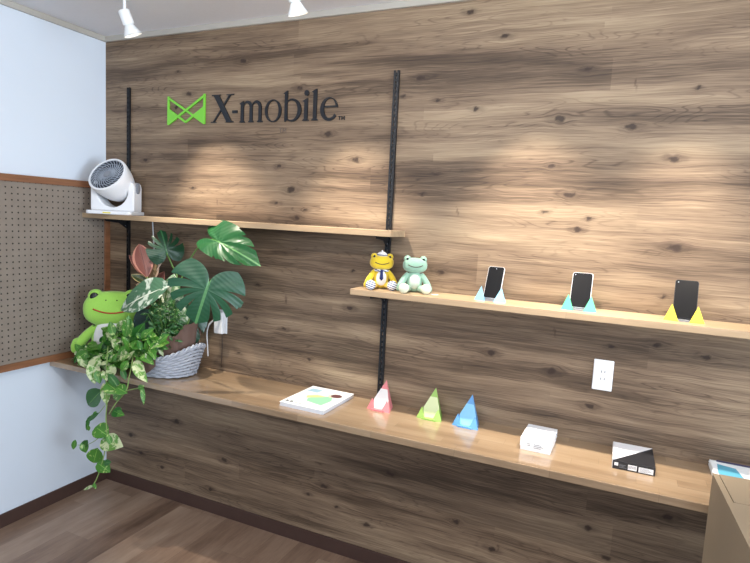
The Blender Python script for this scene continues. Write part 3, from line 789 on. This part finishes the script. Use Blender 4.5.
def leaf(mb, base, tip, nrm, width, shape=HEART, fold=.25, curl=.12, back=.14, wav=.0, n=6):
    base, X, Y, Z, L = frame(base, tip, nrm)
    vs = []; uvs = []; m = len(shape)-1
    ph = random.uniform(0, 6)
    for i in range(m+1):
        t = i/m; w = shape[i]*width/2
        for j in range(n+1):
            u = -1 + 2*j/n
            yy = t*L - back*L*abs(u)**1.5*max(0, 1-t*3.2)
            zz = fold*abs(u)*w - curl*L*t*t + wav*L*math.sin(t*9+ph)*abs(u)
            vs.append(base + X*(u*w) + Y*yy + Z*zz); uvs.append((j/n, t))
    fs = []
    for i in range(m):
        for j in range(n):
            a = i*(n+1)+j; fs.append((a, a+1, a+n+2, a+n+1))
    mb.add(vs, fs, uvs)
def monstera(mb, cen, tip, nrm, R, cuts, droop=.22, depth=.62, cw=.07, asym=1.0):
    """cen: petiole junction, tip: leaf tip; star-shaped outline round the midrib with deep side slits"""
    base, X, Y, Z, L = frame(cen, tip, nrm)
    n = 520; rings = 9; vs = []; uvs = []
    c0 = .20*L
    for i in range(n):
        th = 2*PI*i/n  # 0 = tip
        a = abs(((th+PI) % (2*PI)) - PI); side = 1 if th < PI else -1
        # heart radius about a point c0 along the midrib
        r = (.80*L)*(1 - .0*a)
        r *= (1.0 if a > .5 else 1 + .12*(1-a/.5)**2)
        r *= (1 - .05*math.sin(a)**2) if a < 1.6 else 1.0
        if a > 2.62: r *= 1 - .78*((a-2.62)/(PI-2.62))**1.1
        w = R/(.80*L)
        rr = r
        for cst, cd in cuts:
            if cst*side > 0:
                dlt = abs(a-abs(cst)); wd = cw*(.7+.3*cd)
                if dlt < wd: rr = min(rr, r*(1-depth*cd*(1-(dlt/wd)**1.15)))
        px = math.sin(th)*rr*w; py = c0 + math.cos(th)*rr
        for s in range(rings+1):
            q = s/rings
            x = px*q; y = c0 + (py-c0)*q
            sw = -.30*(q*rr/(.8*L))**2*math.sin(a)*side; dx_, dy_ = x/w, y-c0
            x = (dx_*math.cos(sw) + dy_*math.sin(sw))*w; y = c0 - dx_*math.sin(sw) + dy_*math.cos(sw)
            # lobes sweep towards the tip
            rad = math.hypot(x, y-c0)/L
            z = .06*L*abs(x)/R - droop*L*rad**2.0 + .012*L*math.cos(a*9)*q
            vs.append(base + X*(x*(asym if side < 0 else 1)) + Y*y + Z*z); uvs.append((.5+ .5*x/R, y/L))
    fs = []
    for i in range(n):
        i2 = (i+1) % n
        for s in range(rings):
            a = i*(rings+1)+s; b_ = i2*(rings+1)+s
            fs.append((a, a+1, b_+1, b_))
    mb.add(vs, fs, uvs)
    # midrib
    return base, X, Y, Z, L
# basket ------------------------------------------------
BX, BY = .625, -.175
bk = thing('wicker_basket', 'oval whitewashed wicker basket with brown wrapping, holding the plants on the counter', 'basket', (BX, BY, HC+.003), 0)
wick = plain('whitewashed_wicker', (168, 172, 182), .6, var=.28, scale=70, bump=.4)
def rim(th):
    c = math.cos(th); return .092 + .068*max(0, abs(c))**2.6
b = MB()
rows = 9
for r_ in range(rows):
    pts = []
    for i in range(120):
        th = 2*PI*i/120; t = (r_+.5)/rows; hh = rim(th)*t
        rx = .172 + .045*t + .0; ry = .118 + .030*t
        w = .0036*math.sin(th*20 + PI*(r_ % 2))
        pts.append((math.cos(th)*(rx+w), math.sin(th)*(ry+w), hh))
    b.tube(pts, .0072, 7, closed=True)
b.build('weave', wick, bk, smooth='all')
b = MB()
for i in range(20):
    th = 2*PI*(i+.5)/20
    b.tube([(math.cos(th)*(.168+.045*t), math.sin(th)*(.114+.030*t), rim(th)*t+.002) for t in (0, .33, .66, 1)], .0045, 6)
b.build('stakes', wick, bk, smooth='all')
b = MB()
for ph in (0, PI):
    b.tube([(math.cos(2*PI*i/160)*(.219+.006*math.cos(2*PI*i/160*22+ph)), math.sin(2*PI*i/160)*(.149+.006*math.cos(2*PI*i/160*22+ph)), rim(2*PI*i/160)+.004+.006*math.sin(2*PI*i/160*22+ph)) for i in range(160)], .0058, 6, closed=True)
b.build('rim_braid', wick, bk, smooth='all')
brw = plain('brown_nonwoven_wrap', (104, 80, 70), .75, var=.14, scale=22, bump=.3)
b = MB(); n = 96; vs = []; m = 10
for i in range(n):
    th = 2*PI*i/n; c = math.cos(th)
    top = .05 + .075*max(0, math.cos(th+.15))**1.5 + .012*math.sin(th*5+1) + .01*math.sin(th*11)
    for j in range(m+1):
        t = j/m
        hh = .035 + (rim(th)-.035+top)*t
        k2 = .86 + .10*t + .035*math.sin(th*9+t*2)*t + .02*math.sin(th*17)*t
        if t > .55: k2 += .10*(t-.55)
        vs.append(Vector((c*.200*k2, math.sin(th)*.138*k2, hh)))
fs = []
for i in range(n):
    for j in range(m): fs.append((i*(m+1)+j, ((i+1) % n)*(m+1)+j, ((i+1) % n)*(m+1)+j+1, i*(m+1)+j+1))
b.add(vs, fs); b.build('wrapping_sheet', brw, bk, smooth='all')
# flap of wrap folded out over the front rim
b = MB(); vs = []
for i in range(15):
    th = math.radians(257 + 36*i/14)
    for j in range(9):
        t = j/8; k2 = .93 + .20*math.sin(min(1, t*1.6)*PI/2) + .015*math.sin(i*1.3)
        hh = rim(th) + .025 - .03*(1-t)**2 - .092*t*t*(.55+.45*math.sin(PI*i/14))
        vs.append(Vector((math.cos(th)*.215*k2, math.sin(th)*.148*k2 , hh)))
fs = [(i*9+j, (i+1)*9+j, (i+1)*9+j+1, i*9+j+1) for i in range(14) for j in range(8)]
b.add(vs, fs); b.build('wrapping_flap', brw, bk, smooth='all')
so = plain('potting_soil', (52, 38, 30), .95, var=.4, scale=60, bump=.8)
MB().lathe([(0, .0), (.9, -.002), (1, -.01)], Matrix.Translation((0, 0, .075)) @ Matrix.Diagonal((.165, .112, 1, 1)), 40).build('soil', so, bk, smooth='all')
ROOT = Vector((BX, BY, HC+.075))

# monstera ---------------------------------------------
mo = thing('monstera', 'monstera with large split dark green leaves rising from the basket', 'plant', ROOT)
mg1 = leafmat('monstera_leaf', (20, 66, 42), (34, 90, 58), rough=.42, vein=(84, 138, 84))
mg2 = leafmat('monstera_leaf_bright', (18, 74, 32), (30, 98, 42), rough=.36, vein=(96, 150, 86))
mg3 = leafmat('monstera_leaf_dark', (18, 52, 34), (30, 74, 46), rough=.3, vein=(60, 110, 70))
stg = plain('green_stem', (110, 148, 76), .5, var=.1)
def rel(p, o=ROOT): return Vector(p) - Vector(o)
toCam = lambda p: (CP - Vector(p)).normalized()
def mleaf(cu, tu, yc, yt, R, mat, cuts, nadd=(0, 0, 0), droop=.2, stem_pts=None, depth=.62, cw=.07, label=None, asym=1.0):
    c = at(*cu, yc); t = at(*tu, yt)
    b = MB(); nrm = toCam(c) + Vector(nadd)
    base, X, Y, Z, L = monstera(b, rel(c), rel(t), nrm, R, cuts, droop, depth, cw, asym)
    o = b.build('leaf', mat, mo, smooth='all', label=label)
    s = MB(); pts = crv([Vector((0, 0, -.02))] + [rel(q) for q in stem_pts] + [rel(c) - Z*.004], 8)
    s.tube(pts, .0048, 8, r1=.0032); s.build('leaf_stem', stg, mo, smooth='all')
    b = MB(); b.tube([base + Y*(L*q) + Z*(-.006 - droop*L*(q-.2)**2) for q in (0, .2, .4, .6, .8, .95)], .0022, 6, r1=.001)
    b.build('midrib', stg, o, smooth='all')
CUT = [(.55, .9), (1.0, 1), (1.45, 1), (1.92, .85), (-.5, .9), (-.95, 1), (-1.4, .9), (-1.9, .75)]
mleaf((209, 282), (196, 321), -.30, -.34, .175, mg1, CUT, (0, .1, .45), .22, [at(180, 345, -.2), at(192, 312, -.22)], .66, .095, 'largest leaf, with deep splits')
mleaf((213, 239), (249, 257), -.22, -.27, .080, mg2, [(.7, .5), (1.25, .5), (1.7, .3), (-.7, .5), (-1.2, .4)], (-.5, .0, .35), .35, [at(176, 340, -.15), at(180, 285, -.12), at(196, 250, -.13)], .45, .08, 'glossy bright green leaf at the upper right', asym=1.35)
mleaf((167, 253), (162, 231), -.13, -.13, .095, mg3, [(.5, 1), (.95, 1), (1.5, .8), (-.5, 1), (-1.0, 1), (-1.5, .8)], (.2, 0, .7), .28, [at(172, 330, -.12), at(177, 280, -.11), at(172, 265, -.1)], .68, .16, 'dark leaf under the upper shelf')
mleaf((190, 312), (186, 348), -.16, -.2, .09, mg3, [(.6, .8), (1.2, .8), (-.6, .8), (-1.2, .8)], (.2, 0, .6), .3, [at(180, 340, -.15)], .6, .14, 'small leaf under the largest leaf')
# variegated alocasia-like big leaf
va = thing('variegated_arrowhead_plant', 'plant with large grey-green leaves marbled white, in front of the frog', 'plant', ROOT + Vector((-.05, .02, 0)))
vroot = ROOT + Vector((-.05, .02, 0))
vm1 = leafmat('marbled_leaf', (52, 92, 70), (84, 124, 96), (196, 208, 196), .56, 16, .32, vein=(214, 222, 208), seed=3.1)
vm2 = leafmat('pale_marbled_leaf', (96, 140, 92), (126, 166, 112), (214, 222, 198), .5, 30, .4, vein=(222, 228, 206), seed=1.7)
vm3 = leafmat('dark_teal_leaf', (26, 56, 50), (42, 78, 66), rough=.35, vein=(70, 110, 90))
def vleaf(b0, t0, y0, y1, w, mat, shape=HEART, n=(0, 0, 0), fold=.15, curl=.15, par=va, root=vroot, stem=True, nm='leaf', back=.2):
    c = at(*b0, y0); t = at(*t0, y1); b = MB()
    leaf(b, rel(c, root), rel(t, root), toCam(c)+Vector(n), w, shape, fold, curl, back, .01, 8)
    o = b.build(nm, mat, par, smooth='all')
    if stem:
        s = MB(); e = rel(c, root); s.tube(crv([Vector((e.x*.15, e.y*.15, -.01)), Vector((e.x*.4, e.y*.4, e.z*.55)), e], 6), .0042, 7, r1=.003); s.build('leaf_stem', stg, par, smooth='all')
    return o
vleaf((161, 289), (115, 306), -.24, -.31, .19, vm1, n=(0, 0, .9))
vleaf((150, 318), (176, 308), -.16, -.20, .13, vm3, n=(0, 0, .5))
vleaf((152, 316), (132, 330), -.18, -.24, .13, vm3, n=(0, 0, .5))
vleaf((168, 282), (126, 312), -.20, -.28, .07, vm2, LANCE, n=(.5, 0, .3))
vleaf((169, 298), (174, 274), -.17, -.16, .085, vm2)
vleaf((172, 308), (160, 284), -.17, -.18, .08, vm2)
vleaf((168, 312), (182, 292), -.18, -.2, .075, vm2)
vleaf((178, 322), (164, 300), -.2, -.23, .08, vm2)
vleaf((180, 330), (184, 306), -.2, -.2, .06, vm2, LANCE)
# rubber plant ------------------------------------------
ru = thing('rubber_plant', 'rubber plant with reddish leaves edged cream and pink, at the back of the basket', 'plant', ROOT + Vector((-.07, .06, 0)))
rroot = ROOT + Vector((-.07, .06, 0))
rm1 = leafmat('red_brown_leaf', (112, 66, 62), (134, 84, 74), rough=.35, edge=(186, 128, 112), vein=(90, 48, 46))
rm2 = leafmat('pink_cream_leaf', (122, 98, 66), (150, 122, 84), (206, 172, 128), .55, 26, .35, edge=(222, 186, 160), vein=(180, 110, 90))
rm3 = leafmat('cream_edged_green_leaf', (66, 84, 56), (92, 106, 70), (196, 178, 130), .6, 24, .35, edge=(206, 184, 128), vein=(150, 140, 90))
rm4 = leafmat('pale_pink_leaf', (206, 176, 160), (222, 198, 182), rough=.4, edge=(232, 212, 196), vein=(180, 120, 100))
def rleaf(b0, t0, y0, y1, w, mat, n=(0, 0, 0)): vleaf(b0, t0, y0, y1, w, mat, OVAL, n, .3, .06, ru, rroot, True, 'leaf', .0)
rleaf((147, 277), (139, 243), -.19, -.17, .10, rm1, (.1, 0, .1))
rleaf((149, 277), (165, 250), -.12, -.14, .045, rm4, (-.3, 0, .2))
rleaf((146, 285), (157, 258), -.14, -.14, .07, rm2, (0, 0, .2))
rleaf((146, 278), (129, 254), -.12, -.14, .04, rm1, (.3, 0, .2))
rleaf((150, 284), (131, 274), -.15, -.20, .05, rm3, (0, 0, .6))
rleaf((150, 292), (136, 284), -.16, -.20, .05, rm2, (0, 0, .6))
rleaf((152, 290), (164, 272), -.10, -.10, .06, rm1)
rleaf((158, 300), (170, 280), -.10, -.10, .06, vm3)
b = MB(); b.tube(crv([Vector((0, 0, -.02)), rel(at(152, 310, -.13), rroot), rel(at(148, 278, -.13), rroot)], 6), .006, 8); b.build('trunk', plain('brown_stem', (96, 76, 56), .7), ru, smooth='all')
# small leaf ficus --------------------------------------
fi = thing('weeping_fig', 'small-leaved variegated fig bush in the middle of the basket', 'plant', ROOT + Vector((.04, -.02, 0)))
froot = ROOT + Vector((.04, -.02, 0))
fm = leafmat('small_variegated_leaf', (40, 88, 44), (66, 120, 56), (186, 204, 140), .62, 45, .4, trans=.2, seed=9.0)
b = MB(); tw = MB()
for i in range(90):
    u = random.uniform(144, 186); v_ = random.uniform(298, 344)
    if (u-164)**2/21**2 + (v_-321)**2/24**2 > 1: continue
    y = random.uniform(-.28, -.17)
    e = rel(at(u, v_, y), froot); s0 = Vector((e.x*.2, e.y*.2, max(-.02, e.z*.2-.02)))
    pts = crv([s0, s0.lerp(e, .55)+Vector((0, 0, .02)), e], 5); tw.tube(pts, .0013, 5)
    for j in range(9):
        q = pts[-1-j] if j < len(pts) else pts[0]
        d = Vector((random.uniform(-1, 1), random.uniform(-1, .4), random.uniform(-.8, .6))).normalized()
        leaf(b, q, q+d*random.uniform(.024, .036), Vector((random.uniform(-.4, .6), -1, random.uniform(.2, 1))), .013, LANCE, .3, .2, 0, 0, 4)
b.build('foliage', fm, fi, smooth='all'); tw.build('twigs', stg, fi, smooth='all')
# pothos -------------------------------------------------
po = thing('golden_pothos', 'light green variegated pothos spilling from the basket and trailing below the counter', 'plant', ROOT + Vector((-.12, -.06, 0)))
proot = ROOT + Vector((-.12, -.06, 0))
pm = [leafmat('pothos_leaf_green', (62, 122, 44), (94, 154, 60), (184, 208, 128), .62, 38, .33, vein=(150, 196, 96), seed=2.2, trans=.22),
      leafmat('pothos_leaf_pale', (92, 146, 62), (128, 174, 86), (214, 222, 176), .5, 34, .33, vein=(196, 220, 140), seed=5.5, trans=.22),
      leafmat('pothos_leaf_deep', (34, 88, 34), (54, 116, 46), (140, 178, 88), .66, 30, .3, vein=(110, 160, 70), seed=8.0, trans=.2)]
mbs = [MB(), MB(), MB()]; stm = MB()
def pleaf(u, v_, y, du, dv, w=.62, mi=None, n=(0, 0, .2), single=False, dy=0.0, curl=.15):
    """leaf whose base is at pixel (u,v), depth y, pointing du,dv pixels away"""
    c = at(u, v_, y); t = at(u+du, v_+dv, y+dy); L = (t-c).length
    mi = random.choice([0, 0, 0, 1, 2, 2]) if mi is None else mi
    if single:
        b = MB(); leaf(b, rel(c, proot), rel(t, proot), toCam(c)+Vector(n), L*w, HEART, .3, curl, .16, .01); b.build('leaf', pm[mi], po, smooth='all')
    else: leaf(mbs[mi], rel(c, proot), rel(t, proot), toCam(c)+Vector(n), L*w, HEART, .3, curl, .16, .01)
cnt = 0
while cnt < 240:
    u = random.uniform(78, 160); v_ = random.uniform(318, 366)
    top = (328 + 14*((u-124)/36)**2) if u > 104 else 346
    bot = 366 if u < 130 else 366-(u-130)*.6
    if v_ < top or v_ > bot: continue
    cnt += 1
    y = -.30 - .05*(v_-320)/46 + random.uniform(-.03, .05)
    if u < 92: y = -.33
    a = random.gauss(0, 1.0); sz = random.uniform(7, 11.5)
    du = math.sin(a)*sz + (u-118)*.07; dv = abs(math.cos(a))*sz*(1 if random.random() < .68 else -1)
    pleaf(u, v_, y, du, dv, random.uniform(.42, .62), None, (random.uniform(-.6, .6), 0, random.uniform(-.2, .9)), dy=random.uniform(-.035, .03))
    if cnt % 2 == 0:
        e = rel(at(u, v_, y), proot); s0 = Vector((random.uniform(-.05, .05), random.uniform(-.03, .03), -.005))
        stm.tube(crv([s0, s0.lerp(e, .5)+Vector((0, 0, .04)), e], 5), .002, 6)
# upright ones
for (u, v_, du, dv) in ((113, 334, -3, -13), (127, 334, 2, -18), (135, 336, 9, -12), (120, 330, 10, -10), (143, 338, 9, -9)):
    pleaf(u, v_, -.33, du, dv, .6, random.choice((0, 2)), (random.uniform(-.4, .4), 0, .3))
names = ('foliage', 'foliage', 'foliage')
for b, mt, lb in zip(mbs, pm, ('mid green leaves', 'pale cream-marbled leaves', 'deep green leaves')): b.build('foliage', mt, po, smooth='all', label=lb)
stm.build('short_stems', stg, po, smooth='all')
VY = -.395
vinem = plain('vine_stem', (136, 164, 92), .5, var=.12)
def vine(px, r=.0028):
    b = MB(); b.tube(crv([rel(at(*p[:2], p[2] if len(p) > 2 else VY), proot) for p in px], 6), r, 7); b.build('vine', vinem, po, smooth='all')
vine([(108, 346, -.33), (107, 360, -.385), (106, 380), (107, 400), (106, 418), (107, 436), (105, 450), (102, 463), (97, 478), (92, 487)])
vine([(133, 354, -.34), (132, 364, -.385), (129, 378), (126, 391), (116, 403), (109, 414)])
vine([(126, 391), (134, 389), (142, 388)], .0018)
vine([(106, 404), (98, 414), (90, 418), (86, 428)], .0016)
vine([(106, 430), (96, 440), (86, 445), (78, 445)], .0016)
vine([(107, 372), (110, 382), (116, 386), (121, 384)], .0016)
H = [ # u v du dv w material
 (92, 364, 3, 20, .62, 1), (97, 372, 3, 12, .6, 0), (104, 386, 3, 19, .45, 1), (108, 384, 12, 9, .9, 0), (118, 388, 9, 5, .85, 0), (100, 392, -14, 14, .62, 2),
 (110, 376, 9, 12, .5, 2), (121, 393, -9, 5, .7, 0), (135, 366, 12, 16, .42, 1), (142, 388, 2, 17, .26, 0), (139, 388, 5, -2, .6, 0),
 (97, 414, -13, 9, .22, 2), (96, 412, -3, 5, .5, 0), (114, 411, 8, 4, 1.0, 2), (116, 413, 8, 2, .6, 0), (89, 418, -3, 13, .25, 2), (88, 426, 1, 5, .6, 0),
 (97, 428, 11, 8, .95, 0), (96, 433, 6, 5, .8, 2), (87, 441, -5, 7, .5, 2), (83, 443, 3, 10, .75, 0), (75, 441, -2, 9, .5, 0), (104, 441, 18, 5, .72, 1), (108, 436, 4, 10, .5, 0),
 (97, 450, -4, 14, .85, 0), (99, 464, 11, 8, .8, 0), (105, 463, 6, -1, .8, 2), (93, 486, -11, 4, .18, 1), (94, 484, 2, 5, .5, 0), (103, 372, 4, 9, .5, 1),
 (122, 370, 4, 10, .5, 2), (113, 366, -4, 12, .6, 1), (127, 362, -6, 10, .6, 0), (80, 356, 6, 12, .6, 1), (86, 352, -10, 8, .6, 0), (98, 358, -8, 14, .55, 1)]
for (u, v_, du, dv, w, mi) in H: pleaf(u, v_, VY - .004, du, dv, w*1.05, mi, (random.uniform(-.25, .25), 0, .15), True, dy=random.uniform(-.012, .006), curl=.08)

# ------------------------------------------------------------------ light
def area(name, loc, rot, sx, sy, e, col):
    L = bpy.data.lights.new(name, 'AREA'); L.shape = 'RECTANGLE'; L.size = sx; L.size_y = sy; L.energy = e; L.color = col
    o = bpy.data.objects.new(name, L); COL.objects.link(o); o.location = loc; o.rotation_euler = rot; return o
# front: daylight through the shop-front glazing; side and strip: added fill
area('daylight_front', (2.9, YF+.02, 1.25), (math.radians(90), 0, 0), 4.2, 2.0, 20, (.84, .92, 1.0))
area('side_fill', (XR-.05, -1.9, 1.35), (math.radians(90), 0, math.radians(90)), 2.6, 1.9, 125, (.74, .87, 1.0))  # unseen bluish panel added at the windowless right wall to brighten the left wall
area('strip_fill', (2.5, -1.75, 2.46), (math.radians(48), 0, 0), 3.0, .12, 17, (1.0, .98, .96))  # unseen lamp added to lift the wall above the counter
W = bpy.data.worlds.new('world'); S.world = W; W.use_nodes = True
W.node_tree.nodes['Background'].inputs[0].default_value = (.72, .86, 1.0, 1)
W.node_tree.nodes['Background'].inputs[1].default_value = 0.3
S.view_settings.view_transform = 'Standard'; S.view_settings.look = 'None'; S.view_settings.gamma = 1
S.view_settings.exposure = 1.0
